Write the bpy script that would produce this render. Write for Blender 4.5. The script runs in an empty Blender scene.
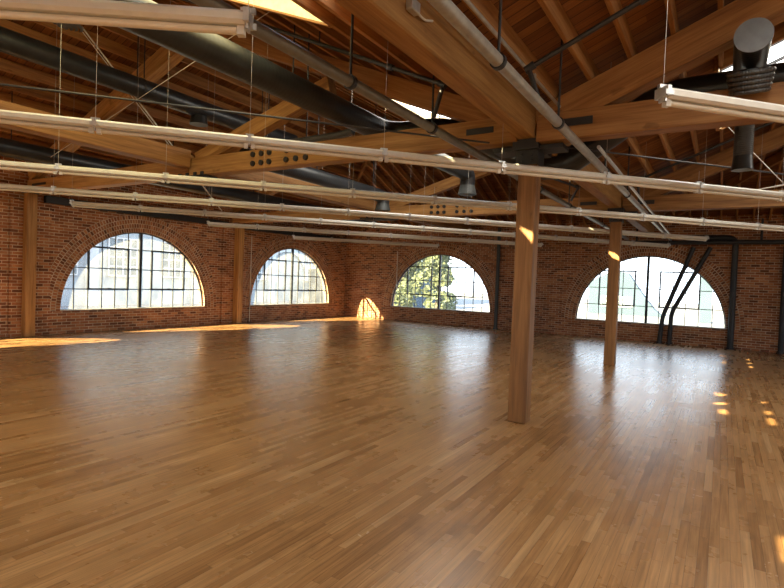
import bpy, bmesh, math, random
from mathutils import Vector, Matrix
random.seed(7)
C = bpy.context.scene.collection
sc = bpy.context.scene
PI = math.pi

# ------------------------------------------------------------------ materials
class NT:
    def __init__(s, name):
        s.m = bpy.data.materials.new(name); s.m.use_nodes = True
        s.t = s.m.node_tree; s.t.nodes.clear()
        s.out = s.t.nodes.new('ShaderNodeOutputMaterial')
    def n(s, typ, **kw):
        nd = s.t.nodes.new(typ)
        for k, v in kw.items(): setattr(nd, k, v)
        return nd
    def link(s, a, b): s.t.links.new(a, b)
    def val(s, sock, v):
        if hasattr(v, 'is_linked') or isinstance(v, bpy.types.NodeSocket): s.link(v, sock)
        else: sock.default_value = v
    def math(s, op, a, b=0.0, c=None):
        nd = s.n('ShaderNodeMath', operation=op)
        s.val(nd.inputs[0], a); s.val(nd.inputs[1], b)
        if c is not None: s.val(nd.inputs[2], c)
        return nd.outputs[0]
    def mix(s, f, a, b, mode='MIX'):
        nd = s.n('ShaderNodeMix', data_type='RGBA', blend_type=mode)
        s.val(nd.inputs[0], f); s.val(nd.inputs[6], a); s.val(nd.inputs[7], b)
        return nd.outputs[2]
    def ramp(s, f, stops):
        nd = s.n('ShaderNodeValToRGB'); e = nd.color_ramp.elements
        while len(e) < len(stops): e.new(0.5)
        for i, (p, c) in enumerate(stops):
            e[i].position = p; e[i].color = (*c, 1) if len(c) == 3 else c
        s.link(f, nd.inputs[0]); return nd.outputs[0]
    def noise(s, vec, scale, detail=4, rough=.55):
        nd = s.n('ShaderNodeTexNoise'); nd.inputs['Scale'].default_value = scale
        nd.inputs['Detail'].default_value = detail; nd.inputs['Roughness'].default_value = rough
        if vec is not None: s.link(vec, nd.inputs['Vector'])
        return nd.outputs[0]
    def comb(s, x, y, z):
        nd = s.n('ShaderNodeCombineXYZ')
        for i, v in enumerate((x, y, z)): s.val(nd.inputs[i], v)
        return nd.outputs[0]
    def obj(s):
        tc = s.n('ShaderNodeTexCoord'); sp = s.n('ShaderNodeSeparateXYZ')
        s.link(tc.outputs['Object'], sp.inputs[0]); return tc.outputs['Object'], sp.outputs
    def principled(s, color, rough=.5, metal=0.0, spec=.5, bump=None, bump_s=.2, bump_d=.01, coat=0.0):
        p = s.n('ShaderNodeBsdfPrincipled')
        s.val(p.inputs['Base Color'], (*color, 1) if isinstance(color, tuple) and len(color) == 3 else color)
        s.val(p.inputs['Roughness'], rough); s.val(p.inputs['Metallic'], metal)
        s.val(p.inputs['Specular IOR Level'], spec)
        p.inputs['Coat Weight'].default_value = coat
        if bump is not None:
            b = s.n('ShaderNodeBump'); b.inputs['Strength'].default_value = bump_s
            b.inputs['Distance'].default_value = bump_d
            s.link(bump, b.inputs['Height']); s.link(b.outputs[0], p.inputs['Normal'])
        s.link(p.outputs[0], s.out.inputs[0]); return p

def simple(name, col, rough=.5, metal=0.0, spec=.5, var=.15, scale=14):
    t = NT(name); o, _ = t.obj()
    f = t.noise(o, scale)
    c = t.ramp(f, [(.3, tuple(v*(1-var) for v in col)), (.7, tuple(min(1, v*(1+var)) for v in col))])
    t.principled(c, rough, metal, spec); return t.m

def wood(name, dark, mid, light, rough=.6, grain=1.0):
    t = NT(name); o, xyz = t.obj()
    info = t.n('ShaderNodeObjectInfo')
    off = t.math('MULTIPLY', info.outputs['Random'], 40.0)
    v1 = t.comb(t.math('ADD', t.math('MULTIPLY', xyz[0], .55), off), t.math('MULTIPLY', xyz[1], 9.0), t.math('MULTIPLY', xyz[2], 9.0))
    f1 = t.noise(v1, 1.6, 6, .6)
    v2 = t.comb(t.math('ADD', t.math('MULTIPLY', xyz[0], 2.2), off), t.math('MULTIPLY', xyz[1], 70.0), t.math('MULTIPLY', xyz[2], 70.0))
    f2 = t.noise(v2, 1.0, 3, .6)
    f = t.math('ADD', t.math('MULTIPLY', f1, .72), t.math('MULTIPLY', f2, .28*grain))
    c = t.ramp(f, [(.36, dark), (.5, mid), (.64, light)])
    tone = t.math('ADD', t.math('MULTIPLY', info.outputs['Random'], .3), .85)
    c = t.mix(1.0, c, t.comb(tone, tone, tone), 'MULTIPLY')
    vk = t.noise(t.comb(t.math('ADD', t.math('MULTIPLY', xyz[0], 2.0), off), t.math('MULTIPLY', xyz[1], 5.0), t.math('MULTIPLY', xyz[2], 5.0)), 1.4, 2)
    k = t.ramp(vk, [(.69, (0, 0, 0)), (.74, (1, 1, 1))])
    c = t.mix(t.math('MULTIPLY', k, .45), c, (*[v*.45 for v in dark], 1))
    t.principled(c, rough, 0, .3, f2, .25, .004); return t.m

M = {}
M['timber'] = wood('honey timber', (.25, .118, .036), (.38, .195, .064), (.51, .285, .10))
M['chord'] = wood('brown truss timber', (.18, .080, .027), (.28, .135, .046), (.38, .20, .073))
M['post'] = wood('post timber', (.15, .068, .023), (.235, .111, .037), (.33, .163, .06), .5)
M['rafter'] = wood('rafter timber', (.23, .095, .030), (.34, .155, .048), (.46, .235, .085))
M['black'] = simple('black painted steel', (.022, .022, .024), .5, 0, .4)
M['iron'] = simple('dark iron pipe', (.030, .029, .030), .42, .3, .5)
M['grey_pipe'] = simple('dark grey painted pipe', (.055, .06, .058), .5, 0, .4)
M['cap'] = simple('slate grey end cap', (.115, .125, .14), .45)
M['silver'] = simple('silver painted pipe', (.36, .34, .30), .38, .45, .5)
M['olive'] = simple('olive grey painted pipe', (.18, .165, .13), .4, .3, .5)
M['steel'] = simple('galvanised steel', (.55, .55, .54), .35, .7, .5)
M['enamel'] = simple('cream white enamel', (.66, .635, .57), .38, 0, .5, .05)
M['tube'] = simple('unlit lamp tube glass', (.68, .61, .48), .25, 0, .5, .03)
M['wire'] = simple('hanger wire', (.45, .42, .38), .4, .6)
M['cable'] = simple('black cable', (.04, .04, .045), .35, .2)
M['white_cable'] = simple('pale cable', (.62, .58, .52), .5)
M['frame'] = simple('black steel sash', (.018, .02, .024), .45, .1)
M['muntin'] = simple('dark grey steel muntin', (.075, .078, .08), .45, .1)
M['lining'] = simple('bright cream well liner', (.78, .68, .42), .6)  # pale yellow liner added so the skylight wells look bright and sunlit
M['sill'] = simple('pale window sill', (.42, .39, .33), .7)
M['duct'] = None

def duct_mat(name, col, ribs, bs):
    t = NT(name); o, xyz = t.obj()
    w = t.n('ShaderNodeTexWave', wave_type='BANDS', bands_direction='X')
    w.inputs['Scale'].default_value = ribs; w.inputs['Distortion'].default_value = .3
    t.link(o, w.inputs['Vector'])
    c = t.ramp(t.noise(o, 5), [(.3, tuple(v*.75 for v in col)), (.7, tuple(v*1.25 for v in col))])
    t.principled(c, .36, .0, .5, w.outputs[0], bs, .01); return t.m
M['duct'] = duct_mat('black spiral duct', (.018, .0195, .022), 5.5, .07)
M['flex'] = duct_mat('dark flexible duct', (.050, .050, .050), 14, .35)

def brick_mat(name, polar=False, dark=1.0):
    t = NT(name); o, xyz = t.obj()
    if polar:
        ang = t.math('ARCTAN2', xyz[2], xyz[0])
        r = t.math('SQRT', t.math('ADD', t.math('MULTIPLY', xyz[0], xyz[0]), t.math('MULTIPLY', xyz[2], xyz[2])))
        u = t.math('MULTIPLY', ang, 2.3); v = t.math('SUBTRACT', r, 2.107)
        bw, bh = .072, .115
    else:
        u = t.math('ADD', xyz[0], xyz[1]); v = xyz[2]; bw, bh = .215, .0715
    vec = t.comb(u, v, 0.0)
    wob = t.n('ShaderNodeTexNoise'); wob.inputs['Scale'].default_value = 9.0
    t.link(o, wob.inputs['Vector'])
    vm = t.n('ShaderNodeVectorMath', operation='MULTIPLY_ADD')
    t.link(wob.outputs['Color'], vm.inputs[0]); vm.inputs[1].default_value = (.008, .008, 0); t.link(vec, vm.inputs[2])
    b = t.n('ShaderNodeTexBrick'); t.link(vm.outputs[0], b.inputs['Vector'])
    b.offset = .5; b.inputs['Scale'].default_value = 1.0
    b.inputs['Brick Width'].default_value = bw; b.inputs['Row Height'].default_value = bh
    b.inputs['Mortar Size'].default_value = .0085 if polar else .0065; b.inputs['Mortar Smooth'].default_value = .15
    b.inputs['Bias'].default_value = 0
    b.inputs['Color1'].default_value = (0, 0, 0, 1); b.inputs['Color2'].default_value = (1, 1, 1, 1)
    b.inputs['Mortar'].default_value = (.5, .5, .5, 1)
    d = dark
    c = t.ramp(b.outputs['Color'], [(0, (.14*d, .056*d, .032*d)), (.22, (.26*d, .100*d, .048*d)), (.6, (.38*d, .150*d, .066*d)), (.86, (.48*d, .225*d, .10*d)), (1, (.34*d, .16*d, .09*d))])
    big = t.noise(o, 1.3, 5, .6)
    c = t.mix(1.0, c, t.ramp(big, [(.3, (.72, .70, .68)), (.7, (1.2, 1.15, 1.1))]), 'MULTIPLY')
    grit = t.noise(o, 60, 3)
    c = t.mix(.35, c, t.ramp(grit, [(.3, (.5, .5, .5)), (.7, (1.3, 1.3, 1.3))]), 'MULTIPLY')
    mor = t.ramp(t.noise(o, 3.1, 4), [(.35, (.40*d, .30*d, .20*d)), (.7, (.72*d, .59*d, .44*d))])
    c = t.mix(b.outputs['Fac'], c, mor)
    # chalky efflorescence flecks
    fl = t.ramp(t.noise(t.comb(u, t.math('MULTIPLY', v, 2.4), 0.0), 5.2, 6, .7), [(.66, (0, 0, 0)), (.74, (1, 1, 1))])
    c = t.mix(t.math('MULTIPLY', fl, .28), c, (.5, .42, .34, 1))
    h = t.math('SUBTRACT', t.math('MULTIPLY', grit, .35), b.outputs['Fac'])
    t.principled(c, .85, 0, .25, h, .7, .012); return t.m
M['brick'] = brick_mat('old red brick')
M['arch'] = brick_mat('rowlock arch brick', True)

def floor_mat():
    t = NT('maple strip floor'); o, xyz = t.obj()
    W, L = .057, .95
    rx = t.math('DIVIDE', xyz[0], W); row = t.math('FLOOR', rx); fx = t.math('FRACT', rx)
    wn = t.n('ShaderNodeTexWhiteNoise', noise_dimensions='1D'); t.link(row, wn.inputs['W'])
    ry = t.math('ADD', t.math('DIVIDE', xyz[1], L), t.math('MULTIPLY', wn.outputs['Value'], 17.0))
    seg = t.math('FLOOR', ry); fy = t.math('FRACT', ry)
    wn2 = t.n('ShaderNodeTexWhiteNoise', noise_dimensions='2D'); t.link(t.comb(row, seg, 0.0), wn2.inputs['Vector'])
    tone = wn2.outputs['Value']
    c = t.ramp(tone, [(0, (.27, .138, .054)), (.12, (.345, .184, .076)), (.6, (.385, .212, .090)), (.92, (.42, .24, .107)), (1, (.47, .29, .142))])
    gv = t.comb(t.math('MULTIPLY', xyz[0], 55.0), t.math('ADD', t.math('MULTIPLY', xyz[1], 2.0), t.math('MULTIPLY', tone, 31.0)), 0.0)
    g = t.noise(gv, 1.0, 5, .6)
    c = t.mix(1.0, c, t.ramp(g, [(.34, (.70, .67, .62)), (.66, (1.18, 1.17, 1.16))]), 'MULTIPLY')
    wear = t.noise(o, .55, 6, .62)
    c = t.mix(1.0, c, t.ramp(wear, [(.3, (.80, .76, .70)), (.62, (1.06, 1.06, 1.06))]), 'MULTIPLY')
    st = t.ramp(t.noise(t.comb(t.math('MULTIPLY', xyz[0], 2.2), xyz[1], 3.0), 1.1, 7, .7), [(.58, (0, 0, 0)), (.70, (1, 1, 1))])
    c = t.mix(t.math('MULTIPLY', st, .5), c, (.13, .065, .025, 1))
    ex = t.math('MINIMUM', fx, t.math('SUBTRACT', 1.0, fx))
    ey = t.math('MULTIPLY', t.math('MINIMUM', fy, t.math('SUBTRACT', 1.0, fy)), L/W)
    e = t.math('MINIMUM', ex, ey)
    seam = t.math('LESS_THAN', e, .022)
    c = t.mix(t.math('MULTIPLY', seam, .7), c, (.07, .032, .012, 1))
    rn = t.math('ADD', t.math('MULTIPLY', wear, .16), t.math('ADD', t.math('MULTIPLY', tone, .03), .18))
    h = t.math('MULTIPLY', seam, -1.0)
    t.principled(c, rn, 0, .5, h, .05, .002); return t.m
M['floor'] = floor_mat()

def deck_mat():
    t = NT('board roof deck'); o, xyz = t.obj()
    W, L = .14, 2.4
    ry = t.math('DIVIDE', xyz[1], W); row = t.math('FLOOR', ry); fy = t.math('FRACT', ry)
    wn = t.n('ShaderNodeTexWhiteNoise', noise_dimensions='1D'); t.link(row, wn.inputs['W'])
    rx = t.math('ADD', t.math('DIVIDE', xyz[0], L), t.math('MULTIPLY', wn.outputs['Value'], 9.0))
    wn2 = t.n('ShaderNodeTexWhiteNoise', noise_dimensions='2D'); t.link(t.comb(row, t.math('FLOOR', rx), 0.0), wn2.inputs['Vector'])
    c = t.ramp(wn2.outputs['Value'], [(0, (.17, .064, .021)), (.5, (.245, .098, .031)), (1, (.34, .148, .048))])
    g = t.noise(t.comb(t.math('MULTIPLY', xyz[0], 1.6), t.math('MULTIPLY', xyz[1], 34.0), xyz[2]), 1.0, 5)
    c = t.mix(1.0, c, t.ramp(g, [(.3, (.72, .70, .68)), (.7, (1.2, 1.18, 1.15))]), 'MULTIPLY')
    e = t.math('MINIMUM', fy, t.math('SUBTRACT', 1.0, fy))
    seam = t.math('LESS_THAN', e, .045)
    c = t.mix(t.math('MULTIPLY', seam, .75), c, (.03, .011, .004, 1))
    t.principled(c, .65, 0, .3, seam, -.3, .01); return t.m
M['deck'] = deck_mat()

def glass_mat(name, haze):
    t = NT(name); o, _ = t.obj()
    tr = t.n('ShaderNodeBsdfTransparent'); tr.inputs[0].default_value = (.94, .96, .97, 1)
    gl = t.n('ShaderNodeBsdfGlossy'); gl.inputs['Roughness'].default_value = .05
    tl = t.n('ShaderNodeBsdfTranslucent'); tl.inputs[0].default_value = (.9, .93, .95, 1)
    lw = t.n('ShaderNodeLayerWeight'); lw.inputs[0].default_value = .5
    m1 = t.n('ShaderNodeMixShader')
    t.val(m1.inputs[0], t.ramp(t.noise(o, 2.6, 5), [(.3, (haze*.5,)*3), (.7, (haze*1.4,)*3)]))
    t.link(tr.outputs[0], m1.inputs[1]); t.link(tl.outputs[0], m1.inputs[2])
    mx = t.n('ShaderNodeMixShader'); t.link(t.math('MULTIPLY', t.math('POWER', lw.outputs['Facing'], 4.0), .35), mx.inputs[0])
    t.link(m1.outputs[0], mx.inputs[1]); t.link(gl.outputs[0], mx.inputs[2])
    t.link(mx.outputs[0], t.out.inputs[0]); return t.m
M['glass'] = glass_mat('clear old window glass', .03)
M['hazy_glass'] = glass_mat('dusty old window glass', .085)

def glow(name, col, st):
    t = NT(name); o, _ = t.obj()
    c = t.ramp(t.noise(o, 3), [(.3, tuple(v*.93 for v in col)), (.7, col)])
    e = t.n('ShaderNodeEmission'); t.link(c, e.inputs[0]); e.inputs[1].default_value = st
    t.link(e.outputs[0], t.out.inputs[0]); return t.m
M['skylight'] = glow('glowing yellow skylight sheet', (1, .86, .45), 7.0)  # daylight is put into the skylight sheets as emission
M['skylight_white'] = glow('glowing white skylight sheet', (1, .96, .88), 8.0)

# ------------------------------------------------------------------ geometry helpers
def link(name, bm, mat, parent=None, smooth=False):
    me = bpy.data.meshes.new(name)
    bmesh.ops.recalc_face_normals(bm, faces=bm.faces)
    bm.to_mesh(me); bm.free()
    if mat is not None: me.materials.append(mat)
    if smooth:
        for p in me.polygons: p.use_smooth = True
        try: me.set_sharp_from_angle(angle=math.radians(40))
        except Exception: pass
    o = bpy.data.objects.new(name, me); C.objects.link(o)
    if parent is not None: o.parent = parent
    return o

def tag(o, label=None, cat=None, group=None, kind=None):
    if label: o['label'] = label
    if cat: o['category'] = cat
    if group: o['group'] = group
    if kind: o['kind'] = kind
    return o

def empty(name, loc, label=None, cat=None, group=None, kind=None):
    o = bpy.data.objects.new(name, None); C.objects.link(o)
    o.location = loc; o.empty_display_size = .1
    return tag(o, label, cat, group, kind)

def org(parent): return Vector(parent.location) if parent is not None else Vector((0, 0, 0))

def bm_box(bm, x0, x1, y0, y1, z0, z1):
    v = [bm.verts.new(p) for p in ((x0,y0,z0),(x1,y0,z0),(x1,y1,z0),(x0,y1,z0),(x0,y0,z1),(x1,y0,z1),(x1,y1,z1),(x0,y1,z1))]
    for f in ((0,3,2,1),(4,5,6,7),(0,1,5,4),(1,2,6,5),(2,3,7,6),(3,0,4,7)): bm.faces.new([v[i] for i in f])

def box(name, lo, hi, mat, parent=None, bev=0.0):
    """axis-aligned box in world coordinates; local origin at its centre, longest side stays on its own axis"""
    lo, hi = Vector(lo), Vector(hi); c = (lo+hi)/2; h = (hi-lo)/2
    bm = bmesh.new(); bm_box(bm, -h.x, h.x, -h.y, h.y, -h.z, h.z)
    if bev: bmesh.ops.bevel(bm, geom=bm.edges[:], offset=bev, segments=1, affect='EDGES')
    o = link(name, bm, mat, parent); o.location = c - org(parent); return o

def frame_from(d, up=Vector((0, 0, 1))):
    x = d.normalized()
    if abs(x.dot(up)) > .99: up = Vector((0, 1, 0))
    y = up.cross(x).normalized(); z = x.cross(y)
    return Matrix((x, y, z)).transposed().to_4x4()

def beam(name, p0, p1, w, h, mat, parent=None, bev=.008):
    """timber of width w and depth h along p0-p1 (centre line); local X is the grain"""
    p0, p1 = Vector(p0), Vector(p1); L = (p1-p0).length
    bm = bmesh.new(); bm_box(bm, 0, L, -w/2, w/2, -h/2, h/2)
    if bev: bmesh.ops.bevel(bm, geom=bm.edges[:], offset=bev, segments=1, affect='EDGES')
    o = link(name, bm, mat, parent)
    m = frame_from(p1-p0); o.rotation_euler = m.to_euler(); o.location = p0 - org(parent)
    return o

def bm_tube(bm, pts, r, n=14, cap=True):
    pts = [Vector(p) for p in pts]; rings = []
    ref = None
    for i, p in enumerate(pts):
        if i == 0: d = pts[1]-pts[0]
        elif i == len(pts)-1: d = pts[-1]-pts[-2]
        else: d = (pts[i]-pts[i-1]).normalized() + (pts[i+1]-pts[i]).normalized()
        d.normalize()
        if ref is None:
            ref = Vector((0, 0, 1)) if abs(d.z) < .9 else Vector((0, 1, 0))
        a = (ref - d*ref.dot(d)).normalized(); b = d.cross(a); ref = a
        sc_ = 1.0
        if 0 < i < len(pts)-1:
            cs = max(.5, (pts[i]-pts[i-1]).normalized().dot(d)); sc_ = 1/cs
        rr = r[i] if isinstance(r, (list, tuple)) else r
        rings.append([bm.verts.new(p + (a*math.cos(2*PI*k/n) + b*math.sin(2*PI*k/n))*rr) for k in range(n)])
    for i in range(len(rings)-1):
        for k in range(n):
            bm.faces.new((rings[i][k], rings[i][(k+1) % n], rings[i+1][(k+1) % n], rings[i+1][k]))
    if cap:
        bm.faces.new(rings[0][::-1]); bm.faces.new(rings[-1])

def tube(name, pts, r, mat, parent=None, n=14):
    """round pipe through world points; local frame along the first leg so ribs follow the pipe"""
    pts = [Vector(p) for p in pts]
    o0 = pts[0]; m = frame_from(pts[1]-pts[0]); mi = m.inverted()
    bm = bmesh.new(); bm_tube(bm, [mi @ (p-o0) for p in pts], r, n)
    o = link(name, bm, mat, parent, True)
    o.rotation_euler = m.to_euler(); o.location = o0 - org(parent); return o

def bend(pts, r=.3, k=5):
    """round the corners of a polyline"""
    pts = [Vector(p) for p in pts]; out = [pts[0]]
    for i in range(1, len(pts)-1):
        a, b, c = pts[i-1], pts[i], pts[i+1]
        q = min(r, (a-b).length*.45, (c-b).length*.45)
        p0 = b+(a-b).normalized()*q; p2 = b+(c-b).normalized()*q
        for j in range(k+1):
            t = j/k; out.append(p0*(1-t)**2 + b*2*t*(1-t) + p2*t*t)
    out.append(pts[-1]); return out

def copy_tree(o, parent=None):
    c = o.copy(); C.objects.link(c)
    if parent is not None: c.parent = parent
    for ch in list(o.children): copy_tree(ch, c)
    return c

# ------------------------------------------------------------------ dimensions
XL, XP, XR = -13.6, -1.97, 9.66          # left wall, post row, right wall
YF, YB = -6.0, 18.0                      # wall behind the camera, back wall
XA, XA2 = -7.8, 3.85                     # apexes of the two roof spans
SILL, RAD = .545, 2.107
TY = (5.95, 11.9)                        # truss lines
RD = .20                                 # rafter depth
def chord_top(x):
    if x <= XA: return 3.87 + .359*(x-XL)
    if x <= XP: return 3.52 + .417*(XP-x)
    if x <= XA2: return 3.52 + .41*(x-XP)
    return 3.52 + .41*(XA2-XP) - .41*(x-XA2)
HIP0, HIPS = 3.62, .385                  # the end bay falls towards the back wall
def roof_under(x, y=0): return min(chord_top(x), HIP0 + HIPS*(YB-y)) if y > 11.9 else chord_top(x)
def deck_z(x, y=0): return roof_under(x, y) + RD + .01
def hip_y(x): return min(YB, YB - (chord_top(x)-HIP0)/HIPS)

# ------------------------------------------------------------------ setting
bm = bmesh.new()
bm_box(bm, XL-.3, XR+.3, YF-.3, YB+.3, -.2, 0)
tag(link('floor', bm, M['floor']), kind='structure')

def arch_wall(name, loc, rot, u0, u1, ztop, arches, T=.24, mat=None, brk=()):
    us = {u0, u1, *brk}
    for c in arches:
        for k in range(49): us.add(c - RAD*math.cos(PI*k/48))
    us = sorted(u for u in us if u0-1e-6 <= u <= u1+1e-6)
    def arc(u):
        for c in arches:
            if abs(u-c) <= RAD+1e-6: return SILL + math.sqrt(max(0, RAD*RAD-(u-c)**2))
        return None
    bm = bmesh.new(); vd = {}
    def V(u, y, z):
        k = (round(u, 5), round(y, 5), round(z, 5))
        if k not in vd: vd[k] = bm.verts.new(k)
        return vd[k]
    def F(*p):
        vs = []
        for q in p:
            v = V(*q)
            if v not in vs: vs.append(v)
        if len(vs) > 2:
            try: bm.faces.new(vs)
            except ValueError: pass
    for a, b in zip(us[:-1], us[1:]):
        if b-a < 1e-5: continue
        mid = arc((a+b)/2)
        for y in (0, T):
            if mid is None: F((a,y,0),(b,y,0),(b,y,ztop(b)),(a,y,ztop(a)))
            else:
                F((a,y,0),(b,y,0),(b,y,SILL),(a,y,SILL))
                F((a,y,arc(a)),(b,y,arc(b)),(b,y,ztop(b)),(a,y,ztop(a)))
        if mid is not None:
            F((a,0,SILL),(b,0,SILL),(b,T,SILL),(a,T,SILL))
            F((a,0,arc(a)),(a,T,arc(a)),(b,T,arc(b)),(b,0,arc(b)))
        F((a,0,ztop(a)),(b,0,ztop(b)),(b,T,ztop(b)),(a,T,ztop(a)))
    o = link(name, bm, mat or M['brick']); o.location = loc; o.rotation_euler = (0, 0, rot)
    tag(o, kind='structure')
    for c in arches:
        bm = bmesh.new(); n = 48; R1 = RAD+.455; d = .014
        rows = []
        for k in range(n+1):
            a = PI*k/n; cs, sn = math.cos(a), math.sin(a)
            rows.append([bm.verts.new((R*cs, y, R*sn)) for R, y in ((RAD-.001, 0), (RAD-.001, -d), (R1, -d), (R1, 0))])
        for k in range(n):
            for j in range(3): bm.faces.new((rows[k][j], rows[k+1][j], rows[k+1][j+1], rows[k][j+1]))
        ar = link('brick_arch', bm, M['arch'], o); ar.location = (c, 0, SILL)
    return o

LW = (14.81, 8.72, 2.63, -3.4)           # left wall window centres (y)
BW = (-9.17, -1.98, 5.2)                 # back wall window centres (x)
ztl = lambda u: deck_z(XL) + .02
wl = arch_wall('wall_left', (XL, 0, 0), PI/2, YF-.2, YB+.24, ztl, LW)
wb = arch_wall('wall_back', (0, YB, 0), 0, XL, XR, lambda u: deck_z(u, YB)+.02, BW, brk=(XA, XP, XA2))
arch_wall('wall_right', (XR, 0, 0), -PI/2, -YB-.24, 6.2, lambda u: deck_z(XR)+.02, (-13.5, -6.5, .5))
arch_wall('wall_front', (0, YF, 0), PI, -XR, -XL, lambda u: deck_z(-u)+.02, (-5.5, 2.0, 9.2), brk=(-XA, -XP, -XA2))

# brick pilasters behind the wall columns and ledger along the top of the left wall
for a, b in ((5.5, 6.35), (11.45, 12.35)):
    bm = bmesh.new(); bm_box(bm, a, b, -.07, -.001, 0, 3.1)
    link('brick_pilaster', bm, M['brick'], wl)
ld = beam('trim_1', (XL+.06, 6.2, 3.19), (XL+.06, 11.6, 3.19), .12, .17, M['black'], None); tag(ld, kind='structure')
ld = beam('trim_2', (XL+.06, 12.3, 3.19), (XL+.06, YB-.02, 3.19), .12, .17, M['black'], None); tag(ld, kind='structure')

# roof deck with openings for the skylights and added sun gaps
SKY = [(-6.0, -3.44, 1.45, 4.2), (-6.0, -3.44, 7.4, 10.15), (-.19, 1.7, 1.45, 4.2), (-.19, 1.7, 7.4, 10.15),
       (-6.0, -3.44, -4.4, -1.6), (-.19, 1.7, -4.4, -1.6), (5.2, 7.4, 1.45, 4.2), (5.2, 7.4, -4.4, -1.6), (5.2, 7.4, 7.4, 10.15)]
SUN_GAPS = [(-3.41, -2.72, 3.33, 3.66), (-3.41, -3.0, 2.58, 2.92), (-3.41, -2.72, 1.90, 2.42),
         (-3.41, -2.72, 9.25, 9.62), (-3.41, -2.72, 8.55, 8.85), (-3.30, -2.72, 7.80, 8.15), (-3.41, -2.9, -2.3, -1.8)]  # unseen roof gaps added to throw sun patches on the floor
def deck():
    HO = SKY + SUN_GAPS; Y2 = 11.9
    xs = sorted({XL-.3, XA, XP, XA2, XR+.3, *[h[0] for h in HO], *[h[1] for h in HO]})
    ys = sorted({YF-.3, Y2, *[h[2] for h in HO], *[h[3] for h in HO]})
    bm = bmesh.new(); vd = {}
    def V(x, y, dz):
        k = (round(x, 4), round(y, 4), dz)
        if k not in vd: vd[k] = bm.verts.new((x, y, deck_z(x, y)+dz))
        return vd[k]
    def hole(x, y): return any(h[0] < x < h[1] and h[2] < y < h[3] for h in HO)
    for a, b in zip(xs[:-1], xs[1:]):
        for c, d in zip(ys[:-1], ys[1:]):
            if hole((a+b)/2, (c+d)/2): continue
            for dz in (0, .05): bm.faces.new((V(a,c,dz), V(b,c,dz), V(b,d,dz), V(a,d,dz)))
    # hipped end bay: split every strip at the hip line
    hx = sorted({round(v, 4) for v in (*xs, *[XL + (XA-XL)*k/8 for k in range(9)], *[XA + (XP-XA)*k/8 for k in range(9)], *[XP + (XA2-XP)*k/8 for k in range(9)], *[XA2 + (XR-XA2)*k/8 for k in range(9)])})
    for a, b in zip(hx[:-1], hx[1:]):
        for dz in (0, .05):
            ha, hb = hip_y(a), hip_y(b)
            bm.faces.new((V(a,Y2,dz), V(b,Y2,dz), V(b,hb,dz), V(a,ha,dz)))
            q = [V(a,ha,dz), V(b,hb,dz), V(b,YB+.2,dz), V(a,YB+.2,dz)]
            bm.faces.new(list(dict.fromkeys(q)))
    for h in SUN_GAPS:
        for (x0,y0),(x1,y1) in (((h[0],h[2]),(h[1],h[2])),((h[1],h[2]),(h[1],h[3])),((h[1],h[3]),(h[0],h[3])),((h[0],h[3]),(h[0],h[2]))):
            bm.faces.new([bm.verts.new((x0,y0,deck_z(x0))), bm.verts.new((x1,y1,deck_z(x1))), bm.verts.new((x1,y1,deck_z(x1)+.05)), bm.verts.new((x0,y0,deck_z(x0)+.05))])
    o = link('ceiling', bm, M['deck']); return tag(o, kind='structure')
deck()
SUN_SLOTS = [(-4.05, -3.62, 3.05, 3.35), (-4.10, -3.62, 2.30, 2.55), (-3.95, -3.62, 1.72, 2.05), (-4.0, -3.62, 9.05, 9.35), (-4.05, -3.62, 8.30, 8.52), (-3.9, -3.62, 7.68, 7.95)]
sk_n = 10
for i, h in enumerate(SKY):
    r = empty('window_%d' % sk_n, ((h[0]+h[1])/2, (h[2]+h[3])/2, deck_z(h[0])), kind='structure'); sk_n += 1
    bm = bmesh.new()
    sl = [q for q in SUN_SLOTS if h[0] < q[0] < h[1] and h[2] < q[2] < h[3]]     # holes added in the sheet so sun patches reach the floor
    px_ = sorted({h[0], h[1], *[q[0] for q in sl], *[q[1] for q in sl]}); py_ = sorted({h[2], h[3], *[q[2] for q in sl], *[q[3] for q in sl]})
    for xa_, xb_ in zip(px_[:-1], px_[1:]):
        for ya_, yb_ in zip(py_[:-1], py_[1:]):
            if any(q[0] < (xa_+xb_)/2 < q[1] and q[2] < (ya_+yb_)/2 < q[3] for q in sl): continue
            bm.faces.new([bm.verts.new(Vector((x, y, deck_z(x)+.04))-r.location) for x, y in ((xa_,ya_),(xb_,ya_),(xb_,yb_),(xa_,yb_))])
    bmesh.ops.remove_doubles(bm, verts=bm.verts, dist=1e-4)
    link('window_pane', bm, M['skylight'] if i == 0 else M['skylight_white'], r)
    for k, ((x0,y0),(x1,y1)) in enumerate((((h[0],h[2]),(h[1],h[2])),((h[1],h[2]),(h[1],h[3])),((h[1],h[3]),(h[0],h[3])),((h[0],h[3]),(h[0],h[2])))):
        zc = lambda x: roof_under(x)+RD/2
        beam('window_frame', (x0, y0, zc(x0)), (x1, y1, zc(x1)), .05, RD+.03, M['rafter'], r, .004)
    q_ = .027
    for (x0,y0),(x1,y1) in (((h[0]+q_,h[2]+q_),(h[1]-q_,h[2]+q_)),((h[1]-q_,h[2]+q_),(h[1]-q_,h[3]-q_)),((h[1]-q_,h[3]-q_),(h[0]+q_,h[3]-q_)),((h[0]+q_,h[3]-q_),(h[0]+q_,h[2]+q_))):
        bm = bmesh.new()
        bm.faces.new([bm.verts.new(Vector(p)-r.location) for p in ((x0,y0,roof_under(x0)),(x1,y1,roof_under(x1)),(x1,y1,deck_z(x1)+.03),(x0,y0,deck_z(x0)+.03))])
        link('window_lining', bm, M['lining'], r)
    for q in (.25, .5, .75):
        y = h[2]+(h[3]-h[2])*q
        beam('glazing_bar', (h[0], y, deck_z(h[0])+.01), (h[1], y, deck_z(h[1])+.01), .03, .04, M['black'], r, 0)

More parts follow.
